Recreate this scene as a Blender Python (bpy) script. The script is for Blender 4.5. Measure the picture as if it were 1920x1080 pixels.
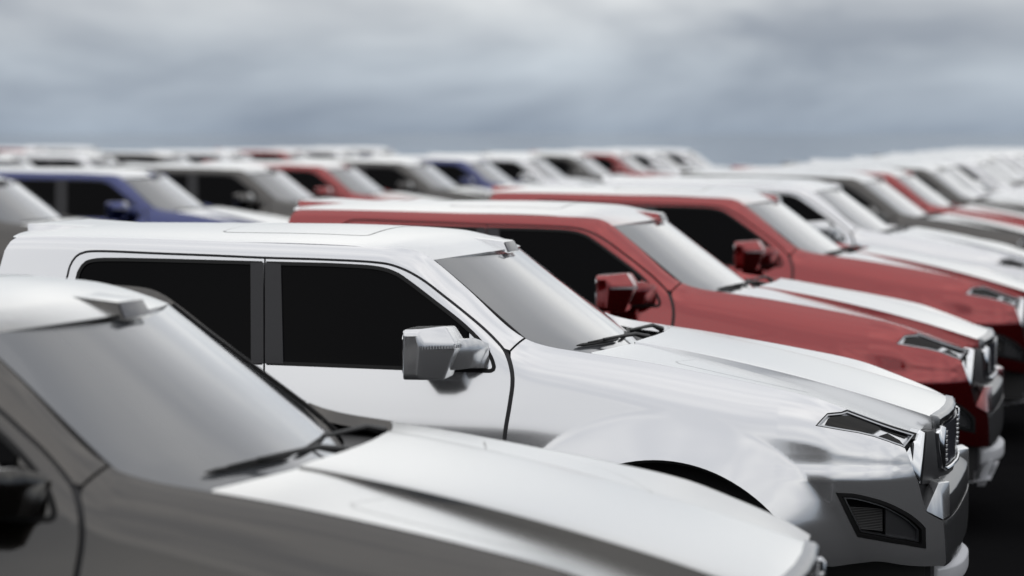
import bpy, bmesh, math, random
import numpy as np
from mathutils import Vector, Matrix
from mathutils.geometry import delaunay_2d_cdt

scene = bpy.context.scene
for o in list(bpy.data.objects):
    bpy.data.objects.remove(o, do_unlink=True)
COL = scene.collection

# ---------------------------------------------------------------- camera
cam = bpy.data.cameras.new('camera')
cam_o = bpy.data.objects.new('camera', cam)
COL.objects.link(cam_o)
cam_o.location = (3.01458, -11.36807, 2.4685)
cam_o.rotation_euler = (math.pi/2 - 0.06446, 0, 0.2574216)
cam.sensor_width = 36.0
cam.lens = 85.0
cam.clip_start = 0.1
cam.clip_end = 6000
cam.dof.use_dof = True
cam.dof.focus_distance = 10.4
cam.dof.aperture_fstop = 1.6
cam.dof.aperture_blades = 0
scene.camera = cam_o

# ---------------------------------------------------------------- sky and sun
CLOUD_SHIFT = (1.54, 1.16, -3.43)
SUN_EL, SUN_AZ = math.radians(64), math.radians(150)     # azimuth measured from +Y towards +X
world = bpy.data.worlds.new('World')
scene.world = world
world.use_nodes = True
wt = world.node_tree
wt.nodes.clear()
def wn(t, **kw):
    n = wt.nodes.new(t)
    for k, v in kw.items():
        setattr(n, k, v)
    return n
def wl(a, b):
    wt.links.new(a, b)
def wmath(op, a, b=None, clamp=False):
    n = wn('ShaderNodeMath', operation=op, use_clamp=clamp)
    for i, v in enumerate((a, b)):
        if v is None: continue
        if isinstance(v, (int, float)): n.inputs[i].default_value = v
        else: wl(v, n.inputs[i])
    return n.outputs[0]
sky = wn('ShaderNodeTexSky', sky_type='NISHITA', sun_disc=False)
sky.sun_elevation = SUN_EL
sky.sun_rotation = SUN_AZ
sky.air_density = 1.2; sky.dust_density = 2.0
tc = wn('ShaderNodeTexCoord')
sep = wn('ShaderNodeSeparateXYZ'); wl(tc.outputs['Generated'], sep.inputs[0])
# cloud layer: soft banks drawn out sideways, as low cloud is seen near the horizon
zc_ = wmath('DIVIDE', wmath('MULTIPLY', sep.outputs['Z'], 3.5), wmath('ADD', wmath('MULTIPLY', wmath('ABSOLUTE', sep.outputs['Z']), 3.5), 1.0))
cxyz = wn('ShaderNodeCombineXYZ'); wl(sep.outputs['X'], cxyz.inputs[0]); wl(sep.outputs['Y'], cxyz.inputs[1]); wl(zc_, cxyz.inputs[2])
comb = wn('ShaderNodeMapping'); comb.inputs['Location'].default_value = CLOUD_SHIFT
wl(cxyz.outputs[0], comb.inputs[0])
n1 = wn('ShaderNodeTexNoise'); n1.inputs['Scale'].default_value = 6.0; n1.inputs['Detail'].default_value = 5
n1.inputs['Roughness'].default_value = 0.5; n1.inputs['Distortion'].default_value = 0.35
wl(comb.outputs[0], n1.inputs['Vector'])
cr = wn('ShaderNodeValToRGB')                      # cloud thickness
cr.color_ramp.elements[0].position = 0.38; cr.color_ramp.elements[0].color = (0, 0, 0, 1)
cr.color_ramp.elements[1].position = 0.67; cr.color_ramp.elements[1].color = (1, 1, 1, 1)
wl(n1.outputs['Fac'], cr.inputs[0])
# brightness of the overcast: low at the horizon, rising with height as an overcast sky does
lum = wn('ShaderNodeValToRGB')
els = lum.color_ramp.elements
els[0].position = 0.0; els[0].color = (0.285, 0.34, 0.42, 1)
els[1].position = 1.0; els[1].color = (0.95, 0.955, 0.97, 1)
for p, cc in ((0.03, (0.375, 0.425, 0.492)), (0.068, (0.63, 0.648, 0.675)), (0.115, (0.83, 0.84, 0.85)), (0.20, (0.88, 0.885, 0.89)), (0.38, (0.86, 0.865, 0.875)), (0.62, (0.90, 0.905, 0.915))):
    e = els.new(p); e.color = (*cc, 1)
wl(wmath('MAXIMUM', sep.outputs['Z'], 0.0), lum.inputs[0])
shade = wn('ShaderNodeMix', data_type='RGBA')      # thick parts grey, thin parts bright
shade.inputs[6].default_value = (0.74, 0.765, 0.81, 1); shade.inputs[7].default_value = (1.62, 1.58, 1.50, 1)
# overhead the layer evens out
even = wn('ShaderNodeMapRange'); wl(sep.outputs['Z'], even.inputs[0])
even.inputs[1].default_value = .07; even.inputs[2].default_value = .22; even.inputs[3].default_value = 1.0; even.inputs[4].default_value = .55
wl(wmath('ADD', wmath('MULTIPLY', wmath('SUBTRACT', cr.outputs[0], .4), even.outputs[0]), .4), shade.inputs[0])
mul = wn('ShaderNodeMix', data_type='RGBA', blend_type='MULTIPLY'); mul.inputs[0].default_value = 1.0
wl(lum.outputs[0], mul.inputs[6]); wl(shade.outputs[2], mul.inputs[7])
bg1 = wn('ShaderNodeBackground'); wl(sky.outputs[0], bg1.inputs[0]); bg1.inputs[1].default_value = 0.10
bg2 = wn('ShaderNodeBackground'); wl(mul.outputs[2], bg2.inputs[0]); bg2.inputs[1].default_value = 1.0
mixw = wn('ShaderNodeMixShader'); mixw.inputs[0].default_value = 0.92
wl(bg1.outputs[0], mixw.inputs[1]); wl(bg2.outputs[0], mixw.inputs[2])
wo = wn('ShaderNodeOutputWorld'); wl(mixw.outputs[0], wo.inputs[0])

sun = bpy.data.lights.new('sun', 'SUN')
sun.energy = 0.6
sun.angle = math.radians(120)
sun.color = (1.0, 0.975, 0.94)
sun_o = bpy.data.objects.new('sun', sun)
COL.objects.link(sun_o)
sd = Vector((math.sin(SUN_AZ)*math.cos(SUN_EL), math.cos(SUN_AZ)*math.cos(SUN_EL), math.sin(SUN_EL)))
sun_o.rotation_euler = sd.to_track_quat('Z', 'Y').to_euler()
sun_o.location = sd*60

vs = scene.view_settings
vs.view_transform = 'Standard'; vs.look = 'None'; vs.exposure = 0.0; vs.gamma = 1.0
vs.use_curve_mapping = False
scene.cycles.use_denoising = True
scene.cycles.max_bounces = 8
scene.cycles.glossy_bounces = 5

# ---------------------------------------------------------------- materials
def mat(name, color, rough=.5, metal=0., coat=0., coat_rough=.03, coat_ior=1.5, ior=1.5, spec=.5):
    m = bpy.data.materials.new(name); m.use_nodes = True
    b = m.node_tree.nodes['Principled BSDF']
    b.inputs['Base Color'].default_value = (*color, 1)
    b.inputs['Roughness'].default_value = rough
    b.inputs['Metallic'].default_value = metal
    b.inputs['IOR'].default_value = ior
    b.inputs['Specular IOR Level'].default_value = spec
    b.inputs['Coat Weight'].default_value = coat
    b.inputs['Coat Roughness'].default_value = coat_rough
    b.inputs['Coat IOR'].default_value = coat_ior
    return m, b

def noise_to(m, b, sock, scale, lo, hi, detail=4, kind='val', obj=True, stretch=(1, 1, 1)):
    """vary one input of the shader by a noise pattern between lo and hi"""
    nt = m.node_tree
    t = nt.nodes.new('ShaderNodeTexCoord'); mp = nt.nodes.new('ShaderNodeMapping')
    mp.inputs['Scale'].default_value = stretch
    n = nt.nodes.new('ShaderNodeTexNoise'); n.inputs['Scale'].default_value = scale; n.inputs['Detail'].default_value = detail
    nt.links.new(t.outputs['Object'], mp.inputs[0]); nt.links.new(mp.outputs[0], n.inputs['Vector'])
    if kind == 'val':
        r = nt.nodes.new('ShaderNodeMapRange'); r.inputs[1].default_value = .3; r.inputs[2].default_value = .7
        r.inputs[3].default_value = lo; r.inputs[4].default_value = hi
        nt.links.new(n.outputs['Fac'], r.inputs[0]); nt.links.new(r.outputs[0], b.inputs[sock])
    elif kind == 'col':
        r = nt.nodes.new('ShaderNodeMix'); r.data_type = 'RGBA'
        r.inputs[6].default_value = (*lo, 1); r.inputs[7].default_value = (*hi, 1)
        rr = nt.nodes.new('ShaderNodeMapRange'); rr.inputs[1].default_value = .32; rr.inputs[2].default_value = .68
        nt.links.new(n.outputs['Fac'], rr.inputs[0]); nt.links.new(rr.outputs[0], r.inputs[0]); nt.links.new(r.outputs[2], b.inputs[sock])
    elif kind == 'bump':
        bp = nt.nodes.new('ShaderNodeBump'); bp.inputs['Strength'].default_value = lo; bp.inputs['Distance'].default_value = hi
        nt.links.new(n.outputs['Fac'], bp.inputs['Height']); nt.links.new(bp.outputs[0], b.inputs['Normal'])

def flat_angle_mirror(m, b, colour, rough, lo, hi, top):
    """mix in a mirror layer that grows towards grazing view"""
    nt = m.node_tree
    gl = nt.nodes.new('ShaderNodeBsdfGlossy'); gl.inputs['Color'].default_value = (*colour, 1); gl.inputs['Roughness'].default_value = rough
    lw = nt.nodes.new('ShaderNodeLayerWeight'); lw.inputs['Blend'].default_value = .5
    mr = nt.nodes.new('ShaderNodeMapRange'); mr.interpolation_type = 'SMOOTHSTEP'
    mr.inputs[1].default_value = lo; mr.inputs[2].default_value = hi; mr.inputs[3].default_value = 0; mr.inputs[4].default_value = top
    mx = nt.nodes.new('ShaderNodeMixShader')
    nt.links.new(lw.outputs['Facing'], mr.inputs[0]); nt.links.new(mr.outputs[0], mx.inputs[0])
    nt.links.new(b.outputs[0], mx.inputs[1]); nt.links.new(gl.outputs[0], mx.inputs[2])
    nt.links.new(mx.outputs[0], nt.nodes['Material Output'].inputs['Surface'])

def paint(name, color, metal, rough):
    """metallic base under a deep clear lacquer that mirrors the sky at flat angles"""
    m, b = mat(name, color, rough=rough, metal=metal, coat=1.0, coat_rough=.05, coat_ior=1.66)
    noise_to(m, b, 'Coat Roughness', 7.0, .02, .05)       # faint film of dust on the lacquer
    flat_angle_mirror(m, b, (.95, .955, .95), .24, .48, .82, .94)
    return m
MT = {}
MT['white'] = paint('paint_white', (.575, .583, .605), .82, .14)
MT['grey'] = paint('paint_gunmetal', (.027, .0238, .0212), .92, .13)
MT['red'] = paint('paint_red', (.215, .006, .008), .90, .13)
MT['blue'] = paint('paint_blue', (.005, .016, .115), .90, .13)
m, b = mat('side_glass', (.0025, .0025, .003), rough=.05, ior=1.25, spec=.14); MT['side_glass'] = m
m, b = mat('windshield_glass', (.09, .095, .105), rough=.14, metal=.15, coat=1.0, coat_rough=.06, coat_ior=1.55); MT['windshield'] = m
flat_angle_mirror(m, b, (.88, .89, .90), .08, .58, .92, .88)
noise_to(m, b, 'Roughness', 3.0, .14, .2)
m, b = mat('rubber', (.006, .006, .0065), rough=.45, spec=.2); MT['rubber'] = m
m, b = mat('pillar_trim', (.017, .017, .020), rough=.42, spec=.35); MT['trim'] = m
m, b = mat('grey_plastic', (.022, .0225, .025), rough=.45, spec=.35); MT['plastic'] = m
noise_to(m, b, 'Normal', 900, .15, .0006, kind='bump')
m, b = mat('black_plastic', (.012, .012, .013), rough=.5); MT['black'] = m
m, b = mat('chrome', (.80, .81, .83), rough=.10, metal=1.0); MT['chrome'] = m
m, b = mat('satin_metal', (.36, .37, .39), rough=.28, metal=1.0); MT['satin'] = m
m, b = mat('lamp_silver', (.62, .63, .65), rough=.25, metal=.9); MT['lampsilver'] = m
m, b = mat('dark_satin_metal', (.20, .205, .215), rough=.25, metal=1.0, coat=.5); MT['darkmetal'] = m
m, b = mat('bumper_plastic', (.028, .0285, .031), rough=.32, coat=.4, coat_rough=.15); MT['bumper'] = m
m, b = mat('skid_metal', (.46, .47, .50), rough=.5, metal=.35); MT['skid'] = m
m, b = mat('lamp_glass', (.30, .31, .33), rough=.06, coat=1.0); b.inputs['Transmission Weight'].default_value = .75; MT['lens'] = m
m, b = mat('smoked_lens', (.035, .037, .048), rough=.2, coat=.35); MT['smoke'] = m
m, b = mat('lamp_black_glass', (.003, .003, .0035), rough=.08, spec=.25, coat=.12); MT['blackglass'] = m
m, b = mat('signal_strip', (.33, .34, .36), rough=.15, coat=1.0); MT['signal'] = m
m, b = mat('tail_lamp_red', (.35, .01, .01), rough=.1, coat=1.0); MT['tail'] = m
m, b = mat('tyre_rubber', (.018, .018, .018), rough=.75); MT['tyre'] = m
noise_to(m, b, 'Roughness', 20, .6, .85)
m, b = mat('wheel_alloy', (.10, .10, .105), rough=.3, metal=.8); MT['alloy'] = m
m, b = mat('liner', (.03, .031, .034), rough=.7); MT['liner'] = m
m, b = mat('bed_liner', (.02, .02, .021), rough=.85); MT['bedliner'] = m
noise_to(m, b, 'Normal', 260, .5, .003, kind='bump')
m, b = mat('asphalt', (.004, .004, .0045), rough=.95, spec=.0); MT['asphalt'] = m
noise_to(m, b, 'Base Color', .35, (.004, .004, .0045), (.0085, .0085, .009), detail=8, kind='col')
noise_to(m, b, 'Normal', 140, .6, .006, kind='bump')
m, b = mat('sea_water', (.02, .03, .04), rough=.04, ior=1.33, spec=.35); MT['sea'] = m
noise_to(m, b, 'Roughness', .02, .03, .07)

# ---------------------------------------------------------------- body surfaces
def pchip(xs, ys):
    xs = np.array(xs, float); ys = np.array(ys, float)
    h = np.diff(xs); d = np.diff(ys) / h
    m = np.zeros(len(xs)); m[0] = d[0]; m[-1] = d[-1]
    for i in range(1, len(xs) - 1):
        if d[i-1] * d[i] > 0:
            w1 = 2*h[i] + h[i-1]; w2 = h[i] + 2*h[i-1]
            m[i] = (w1 + w2) / (w1/d[i-1] + w2/d[i])
    def f(x):
        x = np.asarray(x, float)
        i = np.clip(np.searchsorted(xs, x) - 1, 0, len(xs) - 2)
        t = (x - xs[i]) / h[i]
        tc = np.clip(t, 0, 1)
        v = ((1+2*tc)*(1-tc)**2*ys[i] + tc*(1-tc)**2*h[i]*m[i] + tc*tc*(3-2*tc)*ys[i+1] + tc*tc*(tc-1)*h[i]*m[i+1])
        return v
    return f

def sstep(a, b, x):
    t = np.clip((np.asarray(x, float) - a) / (b - a), 0, 1)
    return t*t*(3-2*t)

AX_F, AX_R, WZ = 0.965, -2.78, 0.43
ARCH_Z, ARCH_R = 0.354, 0.686
TURN = math.radians(50)                      # how far the skin turns inwards before the crest
prof_cab = pchip([.36,.44,.56,.70,.82,.92,1.02,1.12,1.22,1.34,1.42,1.50,1.65,1.80,1.90,2.0],
                 [.90,.960,1.014,1.033,1.037,1.034,1.024,1.007,.985,.958,.939,.916,.872,.828,.798,.768])
prof_nose = pchip([.45,.56,.64,.72,.80,.88,.96,1.00,1.03,1.08,1.16,1.24,1.34,1.45],
                  [.895,.945,.978,.996,1.005,1.009,1.010,1.006,.999,.994,.988,.981,.969,.950])
taper = pchip([1.47,1.67,1.84,1.95,2.03,2.09,2.14,2.19],[0,.008,.035,.075,.135,.20,.275,.37])
topz = pchip([-4.2,-2.40,-2.30,-2.133,-.977,-.45,-.32,-.25,-.195,-.155,0,.293,.35,.436,.58,.80,1.067,1.35,1.614,1.764,1.90,2.064,2.25],
             [1.955,1.960,1.965,1.969,1.951,1.938,1.933,1.926,1.907,1.881,1.763,1.541,1.519,1.500,1.481,1.453,1.412,1.364,1.311,1.262,1.213,1.152,1.07])
curl = pchip([-4,-.40,-.15,.0,.3,.45,.70,1.1,1.7,2.0,2.25],[.085,.09,.18,.22,.22,.22,.24,.27,.26,.18,.12])

def width(x, z):
    f = sstep(1.25, 1.65, x)
    w = prof_cab(z)*(1-f) + prof_nose(z)*f - taper(x)
    for ax in (AX_F, AX_R):
        d = np.hypot(x-ax, z-ARCH_Z)
        t = np.clip((.90-d)/.23, 0, 1.15)
        w = w + .058*t*t/(t*.75+.25)*sstep(.25, .45, z)
    return w

def side_pt(x, q):
    """x along the truck, q = distance down the skin from the crest -> half width, height"""
    x = np.asarray(x, float); q = np.asarray(q, float)
    r = curl(x); B = topz(x); ph = np.clip(TURN - q/r, 0, TURN+.3)
    z0 = B - r*math.sin(TURN)
    z = np.where(q < r*TURN, z0 + r*np.sin(ph), z0 - (q - r*TURN))
    return width(x, z) - r*(1-np.cos(ph)), z

def z_to_q(x, z):
    r = curl(x); B = topz(x); z0 = B - r*math.sin(TURN)
    return np.where(z > z0, r*(TURN-np.arcsin(np.clip((z-z0)/r, 0, 1))), z0 - z + r*TURN)

def crest_y(x):
    return width(x, topz(x)) - curl(x)*(1-math.cos(TURN))

dome_c = pchip([.5,.7,.987,1.382,1.771,1.95,2.12,2.2],[1.528,1.514,1.472,1.394,1.298,1.246,1.193,1.16])
dome_b = pchip([.5,.746,.99,1.245,1.734,1.958,2.12],[1.510,1.490,1.440,1.380,1.240,1.158,1.092])
DOME_Y, FOOT_Y = .436, .4385                  # edge of the raised dome and foot of its side wall
def hood_outer(x, y):
    x = np.asarray(x, float); a = np.abs(np.asarray(y, float))
    zb = dome_b(x); t = np.clip((a-FOOT_Y)/np.maximum(crest_y(x)-FOOT_Y, .02), -.2, 1.3)
    return zb + (topz(x)-zb)*(t*t*.5+t*.5)
def hood_dome(x, y):
    a = np.abs(np.asarray(y, float))
    return dome_c(x) - .010*(a/DOME_Y)**2 - .004*(a/DOME_Y)**10
def hood_z(x, y):
    return np.where(np.abs(y) > FOOT_Y, hood_outer(x, y), hood_dome(x, y))

roof_c = pchip([-2.55,-2.45,-2.35,-2.2,-2.0,-1.0,-.55,-.304,-.14,-.06,.0,.03],[1.955,1.972,1.986,1.998,2.005,2.010,2.001,1.987,1.956,1.932,1.911,1.900])
roof_d = pchip([-2.4,-2.1,-1.0,-.45,-.15],[.030,.033,.052,.050,.026])
FRONT_BOW = .165
def roof_z(x, y):
    x = np.asarray(x, float); a = np.abs(np.asarray(y, float))
    zc = roof_c(x + FRONT_BOW*(a/.65)**2*sstep(-.75, -.15, x))
    d = roof_d(x)
    return zc - d*.85*(a/.72)**2 - d*.15*(a/.72)**6
# ---------------------------------------------------------------- end of surfaces
# ---------------------------------------------------------------- geometry helpers
def smooth_path(pts, step=.02):
    """Catmull-Rom through the points"""
    p = [np.array(a, float) for a in pts]
    if len(p) < 3:
        return [tuple(a) for a in p]
    p = [2*p[0]-p[1]] + p + [2*p[-1]-p[-2]]
    out = []
    for i in range(1, len(p)-2):
        n = max(1, int(np.linalg.norm(p[i+1]-p[i])/step))
        for k in range(n):
            t = k/n
            out.append(tuple(.5*((2*p[i]) + (-p[i-1]+p[i+1])*t + (2*p[i-1]-5*p[i]+4*p[i+1]-p[i+2])*t*t + (-p[i-1]+3*p[i]-3*p[i+1]+p[i+2])*t**3)))
    out.append(tuple(p[-2]))
    return out

def resample(loop, h):
    out = []
    L = len(loop)
    for i in range(L):
        a = np.array(loop[i], float); b = np.array(loop[(i+1) % L], float)
        d = np.linalg.norm(b-a)
        if d < 1e-5: continue
        n = max(1, int(math.ceil(d/h - 1e-6)))
        for k in range(n):
            out.append(a+(b-a)*k/n)
    keep = [out[0]]
    for p in out[1:]:
        if np.linalg.norm(p-keep[-1]) > 1e-3: keep.append(p)
    return np.array(keep)

def inside(P, loop):
    x, y = P[:, 0], P[:, 1]
    c = np.zeros(len(P), bool)
    j = len(loop)-1
    for i in range(len(loop)):
        xi, yi = loop[i]; xj, yj = loop[j]
        if yi != yj:
            c ^= ((yi > y) != (yj > y)) & (x < (xj-xi)*(y-yi)/(yj-yi)+xi)
        j = i
    return c

def area2(loop):
    a = np.asarray(loop); b = np.roll(a, -1, 0)
    return .5*np.sum(a[:, 0]*b[:, 1]-b[:, 0]*a[:, 1])

def inset(loop, d, h=.02):
    """shrink a closed outline by d (negative grows)"""
    P = resample(loop, h)
    if area2(P) < 0: P = P[::-1]
    nx = np.roll(P, -1, 0)-P; pv = P-np.roll(P, 1, 0)
    def perp(v):
        v = v/np.maximum(np.linalg.norm(v, axis=1, keepdims=True), 1e-9)
        return np.stack([-v[:, 1], v[:, 0]], 1)
    n1, n2 = perp(nx), perp(pv)
    m = n1+n2; m /= np.maximum(np.linalg.norm(m, axis=1, keepdims=True), 1e-9)
    k = 1/np.maximum((m*n1).sum(1), .5)
    return P+m*(d*k)[:, None]

class Geo:
    def __init__(s): s.v = []; s.f = []; s.n = []; s.count = 0; s.custom = False
    def add(s, v, f, n=None):
        v = np.asarray(v, float)
        s.f += [[int(i)+s.count for i in q] for q in f]
        s.v.append(v); s.count += len(v)
        if n is not None:
            s.custom = True; s.n.append(np.asarray(n, float))
        else:
            s.n.append(np.zeros((len(v), 3)))
        return s
    def mirrored(s):
        g = Geo(); g.custom = s.custom; g.count = s.count
        g.v = [a*np.array([1, -1, 1]) for a in s.v]; g.n = [a*np.array([1, -1, 1]) for a in s.n]
        g.f = [q[::-1] for q in s.f]
        return g
    def join(s, o):
        v = np.concatenate(o.v); n = np.concatenate(o.n)
        s.add(v, o.f, n if o.custom else None)
        return s
    def mesh(s, name, bevel=0, sharp=35, segs=2):
        me = bpy.data.meshes.new(name)
        V = np.concatenate(s.v)
        me.from_pydata(V.tolist(), [], s.f)
        me.validate(clean_customdata=False)
        if bevel or not s.custom:
            bm = bmesh.new(); bm.from_mesh(me)
            bmesh.ops.recalc_face_normals(bm, faces=bm.faces)
        if bevel:
            ed = [e for e in bm.edges if len(e.link_faces) == 2 and e.calc_face_angle(0) > math.radians(25)]
            bmesh.ops.bevel(bm, geom=ed, offset=bevel, segments=segs, profile=.6, affect='EDGES', clamp_overlap=True)
        if bevel or not s.custom:
            bm.to_mesh(me); bm.free()
        for p in me.polygons: p.use_smooth = True
        if s.custom and not bevel:
            N = np.concatenate(s.n)
            if len(N) == len(me.vertices):
                me.normals_split_custom_set_from_vertices(N.tolist())
        else:
            me.set_sharp_from_angle(angle=math.radians(sharp))
        me.update()
        return me

def normals_of(surf, u, v, ref, e=.003):
    du = surf(u+e, v)-surf(u-e, v); dv = surf(u, v+e)-surf(u, v-e)
    n = np.cross(du, dv); n /= np.maximum(np.linalg.norm(n, axis=1, keepdims=True), 1e-12)
    sgn = np.sign((n*np.asarray(ref)).sum(1)); sgn[sgn == 0] = 1
    return n*sgn[:, None]

def panel(outer, surf, ref, holes=(), h=.03, off=0., flange=.012, geo=None):
    """a sheet-metal panel: an outline (with holes) in a surface's own coordinates, meshed on that
    surface, with its rim folded inwards"""
    outer = resample(outer, h); holes = [resample(q, h) for q in holes]
    loops = [outer]+holes
    bp = np.concatenate(loops)
    lo, hi = outer.min(0), outer.max(0)
    gx = np.arange(lo[0]+h*.5, hi[0], h); gy = np.arange(lo[1]+h*.5, hi[1], h*.9)
    G = np.array([(x+(h*.5 if j % 2 else 0), y) for j, y in enumerate(gy) for x in gx]) if len(gx) and len(gy) else np.zeros((0, 2))
    if len(G):
        k = inside(G, outer)
        for q in holes: k &= ~inside(G, q)
        G = G[k]
    if len(G):
        dmin = np.full(len(G), 9.)
        for i in range(0, len(bp), 64):
            d = np.linalg.norm(G[:, None, :]-bp[None, i:i+64, :], axis=2).min(1)
            dmin = np.minimum(dmin, d)
        G = G[dmin > .5*h]
    pts = np.concatenate([bp, G]) if len(G) else bp
    edges = []; o = 0
    for q in loops:
        edges += [(o+i, o+(i+1) % len(q)) for i in range(len(q))]; o += len(q)
    r = delaunay_2d_cdt([Vector(p) for p in pts.tolist()], edges, [], 0, 1e-5)
    P = np.array([tuple(a) for a in r[0]]); F = np.array([list(f) for f in r[2]], int)
    C = P[F].mean(1)
    k = inside(C, outer)
    for q in holes: k &= ~inside(C, q)
    F = F[k]
    n = normals_of(surf, P[:, 0], P[:, 1], ref)
    V = surf(P[:, 0], P[:, 1])+n*off
    fn = np.cross(V[F[:, 1]]-V[F[:, 0]], V[F[:, 2]]-V[F[:, 0]])
    bad = (fn*n[F[:, 0]]).sum(1) < 0
    F[bad] = F[bad][:, ::-1]
    used = np.unique(F); remap = -np.ones(len(P), int); remap[used] = np.arange(len(used))
    g = geo or Geo()
    g.add(V[used], remap[F].tolist(), n[used])
    if flange:
        for li, q in enumerate(loops):
            nn = normals_of(surf, q[:, 0], q[:, 1], ref)
            W = surf(q[:, 0], q[:, 1])+nn*off
            t = np.roll(W, -1, 0)-np.roll(W, 1, 0)
            m = np.cross(t, nn); m /= np.maximum(np.linalg.norm(m, axis=1, keepdims=True), 1e-9)
            ccw = area2(q) > 0
            # which way is out of the sheet
            d2 = np.roll(q, -1, 0)-np.roll(q, 1, 0); pr = np.stack([d2[:, 1], -d2[:, 0]], 1)*(1 if ccw else -1)*(1 if li == 0 else -1)
            pr = pr/np.maximum(np.linalg.norm(pr, axis=1, keepdims=True), 1e-9)*.002
            outv = surf(q[:, 0]+pr[:, 0], q[:, 1]+pr[:, 1])+nn*off-W
            m *= np.sign((m*outv).sum(1)+1e-12)[:, None]
            L = len(q)
            rim = W; deep = W-nn*flange
            ff = []
            for i in range(L):
                j = (i+1) % L
                a = [i, j, L+j, L+i]
                e1 = rim[j]-rim[i]; e2 = deep[i]-rim[i]
                if np.dot(np.cross(e1, e2), m[i]) < 0: a = a[::-1]
                ff.append(a)
            g.add(np.concatenate([rim, deep]), ff, np.concatenate([m, m]))
    return g

def box(x0, x1, y0, y1, z0, z1):
    v = [(x, y, z) for x in (x0, x1) for y in (y0, y1) for z in (z0, z1)]
    f = [(0, 1, 3, 2), (4, 6, 7, 5), (0, 4, 5, 1), (2, 3, 7, 6), (0, 2, 6, 4), (1, 5, 7, 3)]
    return v, f

def prism(poly, vec):
    """solid from a 3-D outline pushed along vec"""
    a = np.asarray(poly, float); n = len(a)
    v = np.concatenate([a, a+np.asarray(vec, float)])
    f = [list(range(n))[::-1], list(range(n, 2*n))]+[[i, (i+1) % n, n+(i+1) % n, n+i] for i in range(n)]
    return v, f

def loft(loops, cap=True, closed=True):
    n = len(loops[0]); v = np.concatenate([np.asarray(l, float) for l in loops]); f = []
    for k in range(len(loops)-1):
        for i in range(n if closed else n-1):
            j = (i+1) % n
            f.append([k*n+i, k*n+j, (k+1)*n+j, (k+1)*n+i])
    if cap:
        f.append(list(range(n))[::-1]); f.append([(len(loops)-1)*n+i for i in range(n)])
    return v, f

def tube(path, r, n=8, closed=False, squash=1.):
    P = np.asarray(path, float); L = len(P)
    t = (np.roll(P, -1, 0)-np.roll(P, 1, 0))
    if not closed:
        t[0] = P[1]-P[0]; t[-1] = P[-1]-P[-2]
    t /= np.maximum(np.linalg.norm(t, axis=1, keepdims=True), 1e-9)
    loops = []
    for i in range(L):
        up = np.array([0, 0, 1.]) if abs(t[i][2]) < .9 else np.array([1., 0, 0])
        a = np.cross(t[i], up); a /= np.linalg.norm(a); b = np.cross(a, t[i])
        rr = r[i] if hasattr(r, '__len__') else r
        loops.append([P[i]+rr*(math.cos(k*2*math.pi/n)*a+squash*math.sin(k*2*math.pi/n)*b) for k in range(n)])
    if closed:
        loops.append(loops[0])
        return loft(loops, cap=False)
    return loft(loops)

def sheet(fn, us, vs, thick, nrm):
    """grid surface fn(u, v) with a thickness pushed along nrm"""
    A = np.array([[fn(u, v) for v in vs] for u in us], float); nu, nv = A.shape[:2]
    Bk = A+np.asarray(nrm, float)*thick
    v = np.concatenate([A.reshape(-1, 3), Bk.reshape(-1, 3)]); o = nu*nv; f = []
    for i in range(nu-1):
        for j in range(nv-1):
            a, b, c, d = i*nv+j, (i+1)*nv+j, (i+1)*nv+j+1, i*nv+j+1
            f.append([a, b, c, d]); f.append([o+d, o+c, o+b, o+a])
    rim = [(i, 0) for i in range(nu)]+[(nu-1, j) for j in range(1, nv)]+[(i, nv-1) for i in range(nu-2, -1, -1)]+[(0, j) for j in range(nv-2, 0, -1)]
    idx = [i*nv+j for i, j in rim]
    for k in range(len(idx)):
        a, b = idx[k], idx[(k+1) % len(idx)]
        f.append([a, o+a, o+b, b])
    return v, f
# ---------------------------------------------------------------- one truck, as a tree of parts
class Node:
    def __init__(s, name, me, matkey, loc=(0, 0, 0), rz=0., lod=0, label=None):
        s.name, s.me, s.mat, s.loc, s.rz, s.lod, s.label, s.kids = name, me, matkey, loc, rz, lod, label, []
    def kid(s, *a, **k):
        n = Node(*a, **k); s.kids.append(n); return n
PARTS = []
def part(name, geo, matkey, parent=None, bevel=0, **k):
    me = geo.mesh(name, bevel=bevel, sharp=k.pop('sharp', 35), segs=k.pop('segs', 2)) if isinstance(geo, Geo) else geo
    n = Node(name, me, matkey, **k)
    (PARTS if parent is None else parent.kids).append(n)
    return n
def G(*vf):
    g = Geo()
    for v, f in vf: g.add(v, f)
    return g

NEAR = np.array([0, -1, .25])
def shift(x):
    r = curl(x)
    return r*TURN + topz(x) - r*math.sin(TURN)
def side_surf(x, v):
    """v = minus the height on the flank, running on round the shoulder as arc length"""
    a, z = side_pt(x, v+shift(x))
    return np.stack([np.asarray(x, float), -a, z], 1)
def xz(loop):
    L = np.asarray(loop, float)
    return np.stack([L[:, 0], z_to_q(L[:, 0], L[:, 1])-shift(L[:, 0])], 1)
def side_panel(loop, holes=(), **k):
    return panel(xz(loop), side_surf, NEAR, [xz(q) for q in holes], **k)
def on_side(x, z, off=0.):
    q = z_to_q(np.array([x]), np.array([z]))-shift(np.array([x])); x = np.array([x])
    return (side_surf(x, q)+normals_of(side_surf, x, q, NEAR)*off)[0]
def both(name, g, matkey, parents=(None, None), **k):
    """near side and its mirror image; returns the two parts"""
    a = part(name, g, matkey, parents[0], **k)
    b = part(name, g.mirrored(), matkey, parents[1], **k)
    return a, b

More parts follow.
